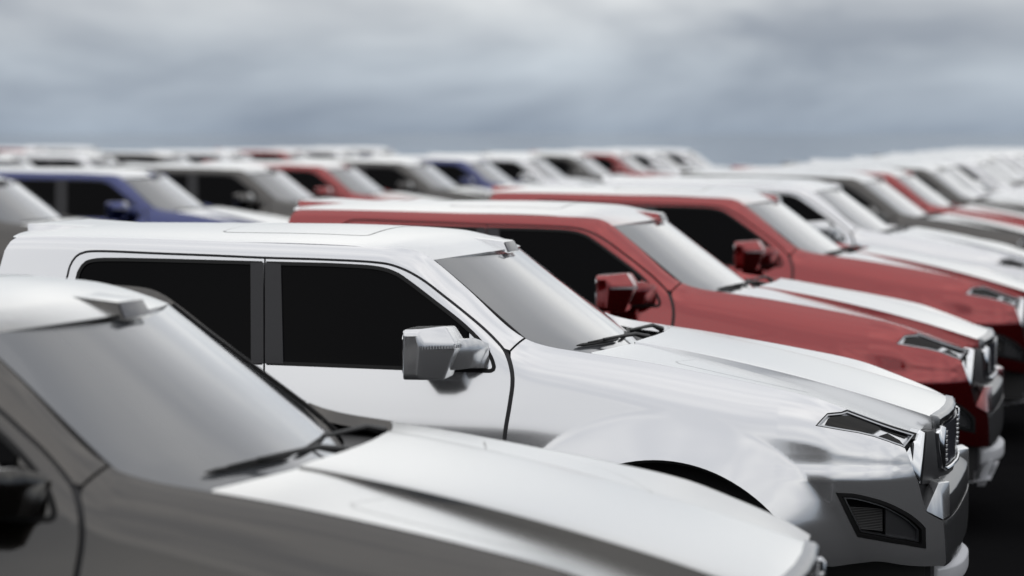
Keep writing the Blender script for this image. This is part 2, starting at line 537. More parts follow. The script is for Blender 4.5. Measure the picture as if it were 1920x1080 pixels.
# outlines on the body side (x, z)
OPEN_TOP = smooth_path([(-1.97, 1.64), (-1.945, 1.793), (-1.938, 1.835), (-1.913, 1.880), (-1.863, 1.905), (-1.755, 1.910), (-1.482, 1.903), (-1.213, 1.897), (-.955, 1.890),
                        (-.685, 1.886), (-.425, 1.877), (-.308, 1.858), (-.189, 1.806), (-.058, 1.718), (.10, 1.605), (.194, 1.527), (.236, 1.481),
                        (.267, 1.413), (.277, 1.343), (.268, 1.237), (.255, 1.118), (.245, .88), (.238, .52)])
OPEN_REAR = smooth_path([(-1.83, .52), (-1.835, .60), (-1.88, .80), (-1.96, .98), (-2.00, 1.18), (-1.995, 1.42), (-1.97, 1.64)])
OPENING = OPEN_TOP+[(.238, .52), (-1.83, .52)]+OPEN_REAR[1:-1]
def split_x(z): return float(np.interp(z, [.52, 1.0, 1.385, 1.698, 1.890, 2.0], [-.898, -.900, -.907, -.938, -.955, -.966]))
CUT_A, CUT_B = (.247, 1.490), (.294, float(topz(.294)))
crest = lambda x0, x1, n: [(x, float(topz(x))) for x in np.linspace(x0, x1, n)]
def arc(ax, a0, a1, n=40, r=ARCH_R):
    return [(ax+r*math.cos(a), ARCH_Z+r*math.sin(a)) for a in np.linspace(a0, a1, n)]

# --- cab shell: roof rails, pillars, rear corners, sills
cab_loop = [(-2.335, .44), (-2.335, 1.40), (-2.318, 1.62), (-2.296, 1.82), (-2.282, 1.90), (-2.262, 1.945), (-2.235, float(topz(-2.235)))] \
    + crest(-2.18, .287, 90) + [CUT_B, CUT_A] + [p for p in OPEN_TOP[::-1] if p[1] > 1.493 or p[0] < .1] \
    + OPEN_REAR[::-1][1:] + [(.230, .52), (.230, .44)]
# the sill runs on behind the doors' lower edge
g = side_panel(cab_loop, h=.032, flange=.03)
g.join(g.mirrored())
# rear wall of the cab
def rear_x(z): return float(np.interp(z, [.5, 1.40, 1.62, 1.82, 1.90, 1.955, 2.0], [-2.335, -2.335, -2.318, -2.296, -2.282, -2.25, -2.23]))
def rear_w(z):
    a, _ = side_pt(np.array([rear_x(z)+.005]), z_to_q(np.array([rear_x(z)+.005]), np.array([z]))); return float(a[0])
g.add(*sheet(lambda t, z: (rear_x(z)-.10*(1-t*t)+.010, t*rear_w(z), z), np.linspace(-.985, .985, 25), np.r_[np.linspace(.5, 1.86, 20), 1.89], .02, (1, 0, 0)))
# (one mesh, so the wall gets flat normals of its own)
for i, n_ in enumerate(g.n):
    if not n_.any(): g.n[i] = np.tile(np.array([[-1., 0, 0]]), (len(n_), 1))
body = part('body', g, 'paint')
part('underbody', G(box(-3.8, 1.95, -.60, .60, .38, .66), box(-2.25, .40, -.80, .80, .45, 1.28), box(-2.20, -.34, -.60, .60, 1.26, 1.78), box(.38, 1.85, -.66, .66, .70, 1.05)), 'liner', lod=1)
part('rear_window', G(sheet(lambda t, z: (rear_x(z)-.10*(1-t*t)-.006, t*rear_w(z), z), np.linspace(-.80, .80, 21), np.linspace(1.46, 1.84, 8), .01, (1, 0, 0))), 'side_glass')
# door jambs seen in the shut lines; dark colour paints in their shade
jl = inset(OPENING, -.010)
jamb = panel(xz(jl), side_surf, NEAR, [xz(inset(OPENING, .05))], h=.035, off=-.016, flange=.02)
for s_, jg in ((0, jamb), (1, jamb.mirrored())):
    part('door_jamb', jg, 'trim', lod=1)

# --- doors
FR = [(-.945, 1.868), (-.631, 1.865), (-.423, 1.856), (-.318, 1.833), (-.238, 1.789), (-.104, 1.70), (.03, 1.607), (.124, 1.527), (.176, 1.463), (.194, 1.420)]
front_win = [(-.945, 1.868)] + smooth_path(FR[1:]) + smooth_path([(.194, 1.413), (.190, 1.399), (.174, 1.390), (.073, 1.389)]) + [(-.127, 1.390), (-.38, 1.393), (-.636, 1.396), (-.897, 1.399)]
rear_win = smooth_path([(-1.935, 1.41), (-1.92, 1.60), (-1.896, 1.776), (-1.887, 1.816), (-1.857, 1.856), (-1.791, 1.872), (-1.66, 1.875)]) + [(-1.478, 1.874), (-1.2, 1.871), (-.966, 1.868), (-.919, 1.399), (-1.4, 1.397)] + [(-1.92, 1.395)]
def front_x(z): return split_x(z)-.0065
def rear_x2(z): return split_x(z)+.0065
front_loop = [(front_x(1.890), 1.890)] + [p for p in OPEN_TOP if p[0] > -.93] + [(.238, .52), (front_x(.52), .52)] + [(front_x(z), z) for z in np.linspace(.58, 1.85, 22)]
rear_loop = OPEN_REAR[1:-1] + [p for p in OPEN_TOP if p[0] < -.965 and p[1] > 1.62] + [(rear_x2(z), z) for z in np.linspace(1.890, .52, 24)] + [(-1.83, .52)]
def clean(loop):
    out = [loop[0]]
    for p in loop[1:]:
        if math.hypot(p[0]-out[-1][0], p[1]-out[-1][1]) > .004: out.append(p)
    if math.hypot(out[0][0]-out[-1][0], out[0][1]-out[-1][1]) < .004: out.pop()
    return out
front_loop, rear_loop = clean(front_loop), clean(rear_loop)
front_win, rear_win = clean(front_win), clean(rear_win)
def door(loop, win, is_front):
    skin = inset(loop, .011)
    hole = inset(win, .006)
    g = side_panel(skin, [hole], h=.03, flange=.018)
    ds = both('door', g, 'paint')
    seal = side_panel(win, [inset(win, .017)], h=.02, off=.0035, flange=.012)
    both('window_seal', seal, 'rubber', ds)
    if is_front:
        gl = [p for p in inset(win, .012).tolist() if p[0] < .055]
        gl = inset([q for q in gl], 0)
        gz = side_panel(gl, h=.04, off=-.004, flange=0)
        both('window', gz, 'side_glass', ds)
        sail = [p for p in inset(win, .012).tolist() if p[0] > .057]
        sg = side_panel(sail, h=.02, off=-.001, flange=.006)
        both('mirror_base', sg, 'paint', ds)
        ap = [(-.9505, 1.862), (-.872, 1.857), (-.815, 1.406), (-.9035, 1.405)]
    else:
        gz = side_panel(inset(win, .012), h=.04, off=-.004, flange=0)
        both('window', gz, 'side_glass', ds)
        ap = [(-1.022, 1.860), (-.9590, 1.862), (-.9105, 1.405), (-.972, 1.404)]
    both('pillar_trim', side_panel(ap, h=.03, off=.005, flange=.012), 'trim', ds)
    # pull handle
    hx0, hx1 = (-.84, -.60) if is_front else (-1.90, -1.67)
    hz = 1.10
    P = [on_side(x, hz+.010*math.sin(math.pi*k/8), .004+.030*math.sin(math.pi*k/8)**.6) for k, x in enumerate(np.linspace(hx0, hx1, 9))]
    both('handle', G(tube(P, .014, 8)), 'paint', ds, bevel=0)
    return ds
fd = door(front_loop, front_win, True)
rd = door(rear_loop, rear_win, False)

# --- front fender with bumper corner
LAMP = [(1.634, 1.198), (1.680, 1.250), (1.738, 1.2545), (1.760, float(topz(1.760))-.0005)]
LAMP_LOW = [(2.010, 1.100), (1.994, 1.109), (1.938, 1.132), (1.883, 1.152), (1.816, 1.168), (1.748, 1.179), (1.634, 1.198)]
FRONT = smooth_path([(2.172, .555), (2.171, .62), (2.168, .70), (2.163, .760)]) + smooth_path([(2.098, .816), (2.084, .874), (2.067, .947), (2.046, 1.008), (2.026, 1.066), (2.010, 1.100)], .012)
FOG = smooth_path([(1.748, .903), (1.824, .897), (1.935, .863), (2.021, .810), (2.067, .764), (2.084, .740)], .012) + [(2.085, .667), (2.02, .690), (1.912, .716), (1.828, .733)]
a_left = math.pi-math.asin((.44-ARCH_Z)/ARCH_R); a_right = math.asin((.60-ARCH_Z)/ARCH_R)
fend_loop = [(.253, .44)] + arc(AX_F, a_left, a_right, 46) + smooth_path([(1.713, .586), (1.82, .600), (1.912, .608), (2.02, .582), (2.10, .565), (2.172, .550)]) + FRONT[1:] \
    + LAMP_LOW[1:] + LAMP[1:] + crest(1.745, .304, 60) + [(.254, 1.483)] \
    + [(p[0]+.009, p[1]) for p in OPEN_TOP if p[0] > .23 and p[1] < 1.478][:-1]
fend_loop = clean(fend_loop)
g = side_panel(fend_loop, [FOG], h=.0125, flange=.045)
fender = both('front_fender', g, 'paint')
# wheel arch liner
def arch_liner(ax, y0, y1):
    us = np.linspace(.02, math.pi-.02, 30)
    return sheet(lambda a, y: (ax+(ARCH_R+.004)*math.cos(a), y, ARCH_Z+(ARCH_R+.004)*math.sin(a)), us, np.linspace(y0, y1, 4), .004, (0, 0, 1))
both('arch_liner', G(arch_liner(AX_F, -1.015, -.55)), 'liner', lod=1)

# --- headlight in the fender's notch
lamp_loop = clean([(1.634, 1.198), (1.680, 1.250), (1.738, 1.2545), (1.762, float(topz(1.762))-.001)] + [(x, float(topz(x))-.0015) for x in np.linspace(1.79, 2.050, 10)] + LAMP_LOW[:-1])
lamp_in = inset(lamp_loop, .0035)
g = side_panel(lamp_in, h=.016, off=-.020, flange=.03)
hl = both('headlight', g, 'lampsilver')
rim = side_panel(lamp_in, [inset(lamp_loop, .0090)], h=.014, off=-.003, flange=.02)
both('lamp_rim', rim, 'satin', hl)
both('lamp_seal', side_panel(lamp_loop, [lamp_in], h=.014, off=-.0015, flange=.02), 'rubber', hl, lod=1)
gl1 = smooth_path([(1.674, 1.207), (1.697, 1.239), (1.770, 1.243), (1.838, 1.227), (1.883, 1.207), (1.912, 1.189)], .012) + [(1.885, 1.173), (1.791, 1.187)]
gl2 = [(1.904, 1.159), (1.940, 1.170), (1.992, 1.138), (2.018, 1.106), (2.006, 1.100)]
recess_strip = [(1.785, 1.2495), (1.86, 1.2215), (1.96, 1.184), (2.03, 1.155), (2.018, 1.146), (1.95, 1.176), (1.86, 1.2125), (1.797, 1.240)]
both('lamp_lens', side_panel(gl1, h=.015, off=-.010, flange=.012), 'blackglass', hl)
both('lamp_lens', side_panel(gl2, h=.012, off=-.010, flange=.012), 'blackglass', hl)
both('lamp_lens', side_panel(recess_strip, h=.010, off=-.015, flange=.008), 'blackglass', hl, lod=1)  # black strip, no lens: its colour stands in for the recess's darkness

# --- fog lamp pocket in the bumper corner
fg = side_panel(inset(FOG, -.010), h=.02, off=-.045, flange=0)
fog = both('fog_lamp', fg, 'blackglass', fender)
frame = side_panel(inset(FOG, -.012), [inset(FOG, .004)], h=.014, off=.002, flange=.012)
frame.join(side_panel(inset(FOG, .004), [inset(FOG, .010)], h=.012, off=-.012, flange=.03))
both('fog_frame', frame, 'rubber', fog)
rim2 = side_panel(inset(FOG, .010), [inset(FOG, .0145)], h=.012, off=-.008, flange=.02)
both('fog_rim', rim2, 'satin', fog, lod=1)
# reflector blocks with fine ribs inside the pocket, and a plain filler panel towards the nose
gr = Geo()
for k in range(14):
    z0 = .748+k*.0072
    gr.add(*tube([on_side(1.814-.03*(k/14), z0+.004, -.030), on_side(1.875, z0, -.026), on_side(1.932, z0-.006, -.026)], .0026, 6))
both('fog_reflector', gr, 'black', fog, lod=1)
fil = [(1.945, .848), (2.015, .803), (2.068, .752), (2.073, .682), (2.015, .702), (1.945, .718)]
both('fog_filler', side_panel(fil, h=.02, off=-.022, flange=.02), 'plastic', fog, lod=1)

# --- hood
def hood_surf(x, y):
    return np.stack([np.asarray(x, float), np.asarray(y, float), hood_z(x, y)], 1)
UP = np.array([0, 0, 1.])
rear_edge = smooth_path([(.606, -.812), (.66, -.66), (.722, -.44), (.758, -.18), (.766, 0)], .03)
nose_edge = smooth_path([(2.055, -.632), (2.070, -.55), (2.092, -.42), (2.112, -.2), (2.118, 0)], .03)
edge_near = [(x, -(float(crest_y(x))-.004)) for x in np.linspace(.61, 2.050, 70)]
vent = smooth_path([(1.018, -.537), (1.114, -.510), (1.30, -.525), (1.50, -.575)]) + smooth_path([(1.56, -.615), (1.40, -.720), (1.20, -.745), (.99, -.728), (.965, -.700)])
vent = clean(vent)
def outer_surf(x, y): return np.stack([np.asarray(x, float), np.asarray(y, float), hood_outer(x, y)], 1)
def dome_surf(x, y): return np.stack([np.asarray(x, float), np.asarray(y, float), hood_dome(x, y)], 1)
def cut(path, y0, keep_outer):
    """the part of an edge curve outside / inside |y| = y0, ending exactly on it"""
    P = np.array(path); o = np.argsort(P[:, 1]); xe = float(np.interp(-y0, P[o, 1], P[o, 0]))
    k = [tuple(p) for p in path if (p[1] < -y0-.004 if keep_outer else p[1] > -y0+.004)]
    return k+[(xe, -y0)] if keep_outer else [(xe, -y0)]+k
ro, no = cut(rear_edge, FOOT_Y, True), cut(nose_edge, FOOT_Y, True)
rd_, nd_ = cut(rear_edge, DOME_Y, False), cut(nose_edge, DOME_Y, False)
outer_loop = clean(ro[::-1]+edge_near+no)
g = panel(outer_loop, outer_surf, UP, [vent], h=.024, flange=.03)
g.join(g.mirrored())
hd = rd_[::-1]+[(x, -DOME_Y) for x in np.linspace(rd_[0][0]+.02, nd_[0][0]-.02, 60)]+nd_
hd = clean(hd+[(x, -y) for x, y in hd[::-1]])
panel(hd, dome_surf, UP, h=.028, flange=.03, geo=g)
wx = np.linspace(rd_[0][0]+.004, nd_[0][0]-.002, 70)
for s_ in (-1, 1):
    lo = np.stack([wx, np.full(70, s_*FOOT_Y), hood_outer(wx, FOOT_Y)-.004], 1); hi = np.stack([wx, np.full(70, s_*DOME_Y), hood_dome(wx, DOME_Y)], 1)
    e = np.gradient(hi, axis=0); nn = np.cross(e, hi-lo); nn /= np.linalg.norm(nn, axis=1, keepdims=True)
    nn *= np.sign(nn[:, 1:2]*s_)
    g.add(np.concatenate([lo, hi]), [[k, k+1, 71+k, 70+k][::-s_] for k in range(69)], np.concatenate([nn, nn]))
hood = part('hood', g, 'paint')
vg = panel(inset(vent, .003), outer_surf, UP, h=.03, off=.0005, flange=.02)
part('hood_vent', vg, 'paint', hood, lod=1); part('hood_vent', vg.mirrored(), 'paint', hood, lod=1)
# a bright lip along the nose, with a leg dropping at each end
lip = Geo()
ys = np.linspace(-.43, .43, 33)
def lipx(y): return float(np.interp(abs(y), [0, .2, .43], [2.118, 2.112, 2.090]))
loops = []
for y in ys:
    e = sstep(.33, .43, abs(y)); z = float(hood_z(lipx(y)-.004, min(abs(y), .395))); d = .030+.045*float(e)
    x = lipx(y)
    loops.append([(x-.012, y, z+.004), (x+.022, y, z-.002), (x+.034, y, z-.014), (x+.034, y, z-d-.012), (x+.016, y, z-d-.012), (x-.012, y, z-d)])
lip.add(*loft(loops))
part('hood_lip', lip, 'darkmetal', hood, bevel=.003)

# --- windshield and cowl
def wind_pt(s, t, off=0.):
    xe = -.175+.61*s; ye = np.where(xe < .29, crest_y(np.minimum(xe, .29)), crest_y(.29))-.004
    z = 1.751-.759*xe
    bow = .160+.03*s
    return np.stack([xe+bow*(1-t*t)+0*t, t*ye, z-.004*t*t+.016*(1-t*t)*(1-np.clip(s, 0, 1))], -1)
def wind_surf(s, t): return wind_pt(np.asarray(s, float), np.asarray(t, float))
g = Geo()
ss = np.linspace(0, 1, 26); ts = np.linspace(-1, 1, 41)
V = np.array([wind_pt(s, ts) for s in ss]).reshape(-1, 3)
sg_, tg_ = np.meshgrid(ss, ts, indexing='ij')
N = normals_of(wind_surf, sg_.ravel(), tg_.ravel(), np.array([.6, 0, .8]))
F = [[i*41+j, (i+1)*41+j, (i+1)*41+j+1, i*41+j+1] for i in range(25) for j in range(40)]
g.add(V, F, N)
ws = part('windshield', g, 'windshield')
for sy in (-1, 1):
    part('windshield_seal', G(tube([wind_pt(np.array(s), np.array(sy*.992))+np.array([.004, 0, .004]) for s in np.linspace(.02, .98, 20)], .007, 6)), 'rubber', ws, lod=1)
cow = Geo()
cow.add(*sheet(lambda t, u: (wind_pt(np.array(1.), np.array(t))[0]-.05+.30*u, t*.87, 1.432-.02*u), np.linspace(-1, 1, 21), np.linspace(0, 1, 4), .01, (0, 0, -1)))
part('cowl', cow, 'black', lod=1)
def wpt(s, t, o=.012):
    s, t = np.array([s]), np.array([t])
    return (wind_surf(s, t)+normals_of(wind_surf, s, t, np.array([.6, 0, .8]))*o)[0]
def wiper(t0, t1, px, py, s0, s1):
    bl = [wpt(s0+(s1-s0)*k/10, t0+(t1-t0)*k/10, .012) for k in range(11)]
    arm_mid = wpt(s0+(s1-s0)*.5, t0+(t1-t0)*.5, .030)
    piv = np.array([px, py, 1.462])
    elbow = piv+(arm_mid-piv)*.35+np.array([.01, 0, .028])
    w = part('wiper', G(tube([piv+np.array([0, 0, -.03]), piv+np.array([0, 0, .012]), elbow, arm_mid], [.016, .016, .010, .006], 8)), 'black', lod=1)
    part('wiper_blade', G(tube(bl, [.003]+[.0085]*9+[.003], 6), tube([bl[2]+np.array([.004, 0, .008]), arm_mid, bl[8]+np.array([.004, 0, .008])], .004, 6)), 'rubber', w, lod=1)
wiper(-.66, -.08, .680, .10, .880, .900)
wiper(-.02, .60, .640, .62, .900, .880)

# --- roof
def roof_surf(x, y): return np.stack([np.asarray(x, float), np.asarray(y, float), roof_z(x, y)], 1)
RW = .738
fe = [(.020-FRONT_BOW*(y/.65)**2, y) for y in np.linspace(-.665, .665, 41)]
re = [(-2.40+.115*(y/.70)**2, y) for y in np.linspace(.700, -.700, 31)]
rs = [(x, -(float(crest_y(x))-.006)) for x in np.linspace(-2.235, -.185, 60)]
roof_loop = rs + fe + [(x, -y) for x, y in rs[::-1]] + [(-2.27, .722)] + re + [(-2.27, -.722)]
sr = []
for cx, cy, a0 in ((-.60, -.455, -90), (-.60, .455, 0), (-1.24, .455, 90), (-1.24, -.455, 180)):
    sr += [(cx+.055*math.cos(math.radians(a0+a)), cy+.055*math.sin(math.radians(a0+a))) for a in range(0, 91, 15)]
roof = part('roof', panel(clean(roof_loop), roof_surf, UP, [sr], h=.035, flange=.022), 'paint')
part('sunroof', panel(inset(sr, .007), roof_surf, UP, h=.05, off=.001, flange=.02), 'paint', roof)
# lamp pod in the middle of the roof's front edge
zf = 1.906
pod = [(-.150, -.100, 1.945), (-.150, .100, 1.945), (.030, .105, 1.884), (.030, -.105, 1.884), (-.150, -.100, 1.957), (-.150, .100, 1.957), (.002, .092, 1.940), (.002, -.092, 1.940)]
part('roof_lamp', G((pod, [(0, 3, 7, 4), (1, 5, 6, 2), (4, 7, 6, 5), (3, 2, 6, 7), (0, 4, 5, 1), (0, 1, 2, 3)])), 'paint', roof, bevel=.0015)
ln = [(.0285, -.099, 1.890), (.0285, .099, 1.890), (.0055, .088, 1.936), (.0055, -.088, 1.936)]
lamp_node = roof.kids[-1]
part('lamp_lens', G(prism(ln, (.004, 0, .002))), 'smoke', lamp_node, bevel=.001)
# ramp-shaped stop-lamp fairing at the rear edge
fair = [(-2.14, -.43, 1.975), (-2.14, .43, 1.975), (-2.36, .38, 1.93), (-2.36, -.38, 1.93), (-1.98, -.30, 1.995), (-1.98, .30, 1.995), (-2.375, .36, 2.014), (-2.375, -.36, 2.014)]
part('roof_spoiler', G((fair, [(0, 3, 7, 4), (1, 5, 6, 2), (4, 7, 6, 5), (3, 2, 6, 7), (0, 4, 5, 1), (0, 1, 2, 3)])), 'paint', roof, bevel=.002)

# --- side mirrors
def rrect(x, y0, y1, z0, z1, r, n=4, tilt=0.):
    out = []
    for cy, cz, a0 in ((y1-r, z1-r, 0), (y0+r, z1-r, 90), (y0+r, z0+r, 180), (y1-r, z0+r, 270)):
        for k in range(n+1):
            a = math.radians(a0+90*k/n)
            out.append((x+tilt*(cz+r*math.sin(a)-1.5), cy+r*math.cos(a), cz+r*math.sin(a)))
    return out
prof_m = [(-1.255, [(-.143, 1.580), (-.080, 1.583), (-.072, 1.532), (-.072, 1.512), (-.080, 1.398), (-.143, 1.396)]),
          (-1.236, [(-.150, 1.600), (-.064, 1.604), (-.050, 1.534), (-.050, 1.510), (-.064, 1.380), (-.150, 1.378)]),
          (-1.150, [(-.150, 1.602), (.020, 1.612), (.066, 1.537), (.064, 1.508), (.012, 1.372), (-.150, 1.376)]),
          (-1.020, [(-.150, 1.600), (.030, 1.606), (.075, 1.540), (.072, 1.502), (.016, 1.376), (-.150, 1.378)])]
mir = both('side_mirror', G(loft([[(x, y, z) for x, z in q] for y, q in prof_m])), 'paint', bevel=.011, segs=3, sharp=28)
both('mirror_glass', G(prism([(x-.006, y, z) for x, y, z in rrect(-.148, -1.232, -1.04, 1.396, 1.584, .028)], (.004, 0, 0))), 'chrome', mir, lod=1)
sig = Geo()
a0, a1, a2 = np.array([-.062, -1.240, 1.522]), np.array([.062, -1.152, 1.522]), np.array([.074, -1.06, 1.521])
for k in range(16):
    t = k/15
    p = a0+(a1-a0)*(t/.75) if t < .75 else a1+(a2-a1)*((t-.75)/.25)
    sig.add(*box(p[0]-.0046, p[0]+.0048, p[1]-.0035, p[1]+.01, p[2]-.007, p[2]+.007))
both('turn_signal', sig, 'signal', mir, lod=1)
arm = [[(.00, -1.12, 1.548), (.062, -1.085, 1.550), (.062, -1.085, 1.412), (.00, -1.12, 1.412)],
       [(.070, -1.055, 1.552), (.122, -1.020, 1.552), (.122, -1.020, 1.418), (.070, -1.055, 1.418)],
       [(.095, -.950, 1.528), (.162, -.935, 1.524), (.162, -.935, 1.406), (.095, -.950, 1.408)]]
both('mirror_arm', G(loft(arm)), 'paint', mir, bevel=.006)
# --- nose: grille face, blades, light bar
def nose_x(y): return float(np.interp(abs(y), [0, .20, .40, .55, .66, .74], [2.138, 2.130, 2.108, 2.082, 2.058, 2.028]))
gy = np.linspace(-.76, .76, 45)
grille = part('grille', G(sheet(lambda y, z: (nose_x(y)+.012*(1.2-z)/.27, y, z-(.03 if abs(y) > .5 else 0)*(z > 1.10)), gy, np.linspace(.84, 1.140, 8), .05, (-1, 0, 0))), 'plastic', bevel=0)
# bright blade beside the headlight: tall kite with a folded edge
def both_nose(name, v, f, m, bevel=.003, parent=grille, **k):
    g = G((v, f)); part(name, g, m, parent, bevel=bevel, **k); part(name, g.mirrored(), m, parent, bevel=bevel, **k)
blade = [(2.055, -.660, 1.158), (2.010, -.800, 1.068), (2.026, -.790, 1.010), (2.066, -.730, .928), (2.078, -.655, 1.145)]
both_nose('chrome_blade', *prism(blade, (-.045, .05, 0)), 'chrome')
cheek = [(2.086, -.648, 1.150), (2.074, -.722, .925), (2.126, -.450, .895), (2.108, -.520, 1.140)]
both_nose('nose_cheek', *prism(cheek, (-.04, .03, 0)), 'plastic')
inner = [(2.134, -.418, 1.150), (2.122, -.458, 1.120), (2.126, -.452, 1.050), (2.140, -.418, .955), (2.150, -.396, .965), (2.150, -.396, 1.140)]
both_nose('chrome_blade', *prism(inner, (-.03, .01, 0)), 'chrome')
# glazed light bar across the middle
lb = part('light_bar', G(sheet(lambda y, z: (nose_x(y)+.022, y, z), np.linspace(-.375, .375, 25), np.linspace(.955, 1.142, 5), .018, (-1, 0, 0))), 'smoke', grille)
for s in (-1, 1):
    ticks = Geo()
    for k in range(7):
        z = .985+k*.021
        ticks.add(*box(nose_x(.30)+.020, nose_x(.30)+.032, s*.325-.022, s*.325+.022, z-.0045, z+.0045))
    part('light_ticks', ticks, 'signal', lb, lod=1)
fr = [(nose_x(.39)+.026, -.385, 1.145), (nose_x(.38)+.026, -.385, .96), (nose_x(.34)+.030, -.34, .945)] + [(nose_x(y)+.030, y, .942) for y in np.linspace(-.31, .31, 15)] + [(nose_x(.34)+.030, .34, .945), (nose_x(.38)+.026, .385, .96), (nose_x(.39)+.026, .385, 1.145)]
part('light_frame', G(tube(fr, .009, 8)), 'chrome', lb)
# --- front bumper: painted face wrapping from corner to corner, dark beam above it, horns, skid bar
def bump_x(y): return float(np.interp(abs(y), [0, .3, .5, .60, .66], [2.196, 2.194, 2.186, 2.174, 2.160]))
bum = part('front_bumper', G(sheet(lambda y, z: (bump_x(y)+.004-.10*max(0, (.63-z))**1.2, y, z), np.linspace(-.618, .618, 41), np.linspace(.548, .756, 8), .05, (-1, 0, 0))), 'bumper', bevel=.004)
beam = []
for y in np.linspace(-.57, .57, 31):
    x = bump_x(y)-.006
    beam.append([(x-.11, y, .915), (x-.070, y, .920), (x+.004, y, .860), (x+.008, y, .764), (x-.11, y, .760)])
part('bumper_beam', G(loft(beam)), 'bumper', bum, bevel=.006)
horn = [(2.142, -.690, .928), (2.098, -.790, .818), (2.165, -.690, .768), (2.186, -.600, .770), (2.182, -.590, .922)]
part('bumper_horn', G(prism(horn, (-.05, .10, 0))), 'paint', bum, bevel=.004); part('bumper_horn', G(prism(horn, (-.05, .10, 0))).mirrored(), 'paint', bum, bevel=.004)
val = Geo(); val.add(*box(1.62, 2.08, -.62, .62, .34, .58))
part('valance', val, 'black', bum, lod=1)
rib = Geo()
for k in range(40):
    y = -.61+k*1.22/39
    rib.add(*box(2.08, 2.105, y-.006, y+.006, .40, .545))
for z in (.43, .48, .53):
    rib.add(*box(2.08, 2.098, -.61, .61, z-.004, z+.004))
part('lower_grille', rib, 'trim', bum, lod=1)
def skid_x(y): return 2.222-.10*(abs(y)/.42)**3
sk = []
for y in np.linspace(-.42, .42, 31):
    x = skid_x(y); w = .13
    sk.append([(x-w, y, .520), (x-.03, y, .518), (x, y, .495), (x, y, .425), (x-.03, y, .405), (x-w, y, .420)])
skd = part('skid_bar', G(loft(sk)), 'skid', bum, bevel=.008)
lowp = Geo()
for s in (-1, 1):
    lowp.add(*prism([(2.18, s*.36, .44), (2.18, s*.28, .44), (2.13, s*.24, .27), (2.13, s*.36, .27)], (-.05, 0, 0)))
lowp.add(*sheet(lambda y, u: (2.17-.34*u, y, .33-.06*u), np.linspace(-.42, .42, 9), np.linspace(0, 1, 5), .012, (0, 0, -1)))
part('skid_plate', lowp, 'skid', skd, bevel=.004, lod=1)

# --- wheels
def lathe(prof, n=48):
    loops = []
    for k in range(n):
        a = 2*math.pi*k/n
        loops.append([(r*math.cos(a), y, r*math.sin(a)) for r, y in prof])
    m = len(prof); v = np.array(loops).reshape(-1, 3)
    f = [[k*m+i, ((k+1) % n)*m+i, ((k+1) % n)*m+i+1, k*m+i+1] for k in range(n) for i in range(m-1)]
    return v, f
R = .428
tyre_prof = [(.262, -.115), (.285, -.135), (.34, -.150), (.385, -.150), (.414, -.138), (R-.004, -.118), (R-.004, .118), (.414, .138), (.385, .150), (.34, .150), (.285, .135), (.262, .115), (.255, 0), (.262, -.115)]
tg = G(lathe(tyre_prof, 56))
for k in range(40):
    a = 2*math.pi*k/40
    for y0, y1, da in ((-.122, -.05, 0), (-.040, .035, .07), (.048, .122, .0)):
        c_, s_ = math.cos(a+da), math.sin(a+da)
        v, f = box(R-.006, R+.006, y0, y1, -.024, .024)
        v = [(x*c_-z*s_, y, x*s_+z*c_) for x, y, z in v]
        tg.add(v, f)
tyre_me = tg.mesh('tyre', sharp=30)
rg = G(lathe([(.262, -.112), (.250, -.118), (.240, -.10), (.232, -.02), (.232, .10), (.262, .112)], 48))
for k in range(6):
    a = 2*math.pi*k/6; c_, s_ = math.cos(a), math.sin(a)
    v, f = prism([(.05, -.085, -.035), (.236, -.100, -.050), (.236, -.100, .050), (.05, -.085, .035)], (0, .035, 0))
    rg.add([(x*c_-z*s_, y, x*s_+z*c_) for x, y, z in np.asarray(v)], f)
rg.add(*lathe([(0.0, -.105), (.05, -.105), (.072, -.095), (.075, -.05), (.0, -.05)], 24))
rg.add(*lathe([(.0, .0), (.20, .0), (.20, .02), (.0, .02)], 32))
rim_me = rg.mesh('rim', sharp=30)
hub_me = G(lathe([(0.0, -.112), (.030, -.112), (.036, -.104), (.0, -.104)], 16)).mesh('hub_cap')
for ax in (AX_F, AX_R):
    for s in (-1, 1):
        w = part('wheel', tyre_me, 'tyre', loc=(ax, s*.862, WZ), rz=0 if s < 0 else math.pi, lod=1)
        w.kid('rim', rim_me, 'alloy'); w.kid('hub_cap', hub_me, 'satin', lod=1)

# --- cargo bed
BZ = 1.415
ba0 = math.pi-math.asin((.46-ARCH_Z)/ARCH_R); ba1 = math.asin((.46-ARCH_Z)/ARCH_R)
def bed_surf(x, z):
    return np.stack([np.asarray(x, float), -width(np.asarray(x, float), np.asarray(z, float)), np.asarray(z, float)], 1)
bl_ = [(-3.92, .58)] + [p for p in arc(AX_R, ba0, ba1, 60) if p[1] > .585 and p[0] < -2.365]
# the arch runs past the cab's rear edge: end the bed side on the arch
last = bl_[-1]
bl_ += [(-2.36, last[1]-.01), (-2.36, BZ), (-3.92, BZ)]
bg = panel(clean(bl_), bed_surf, NEAR, h=.045, flange=.05)
bed = part('cargo_bed', bg.join(bg.mirrored()), 'paint')
rails = Geo()
for s in (-1, 1):
    rails.add(*box(-3.92, -2.36, s*.955-.035, s*.955+.028, BZ-.012, BZ+.022))
part('bed_rail', rails, 'black', bed, bevel=.006, lod=1)
inn = Geo()
for s in (-1, 1): inn.add(*box(-3.90, -2.37, s*.90-.02, s*.90+.02, .80, BZ-.004))
inn.add(*box(-3.90, -2.37, -.88, .88, .78, .82)); inn.add(*box(-2.40, -2.375, -.88, .88, .822, BZ))
part('bed_liner', inn, 'bedliner', bed, lod=1)
part('tailgate', G(box(-3.965, -3.925, -.86, .86, .72, BZ)), 'paint', bevel=.01)
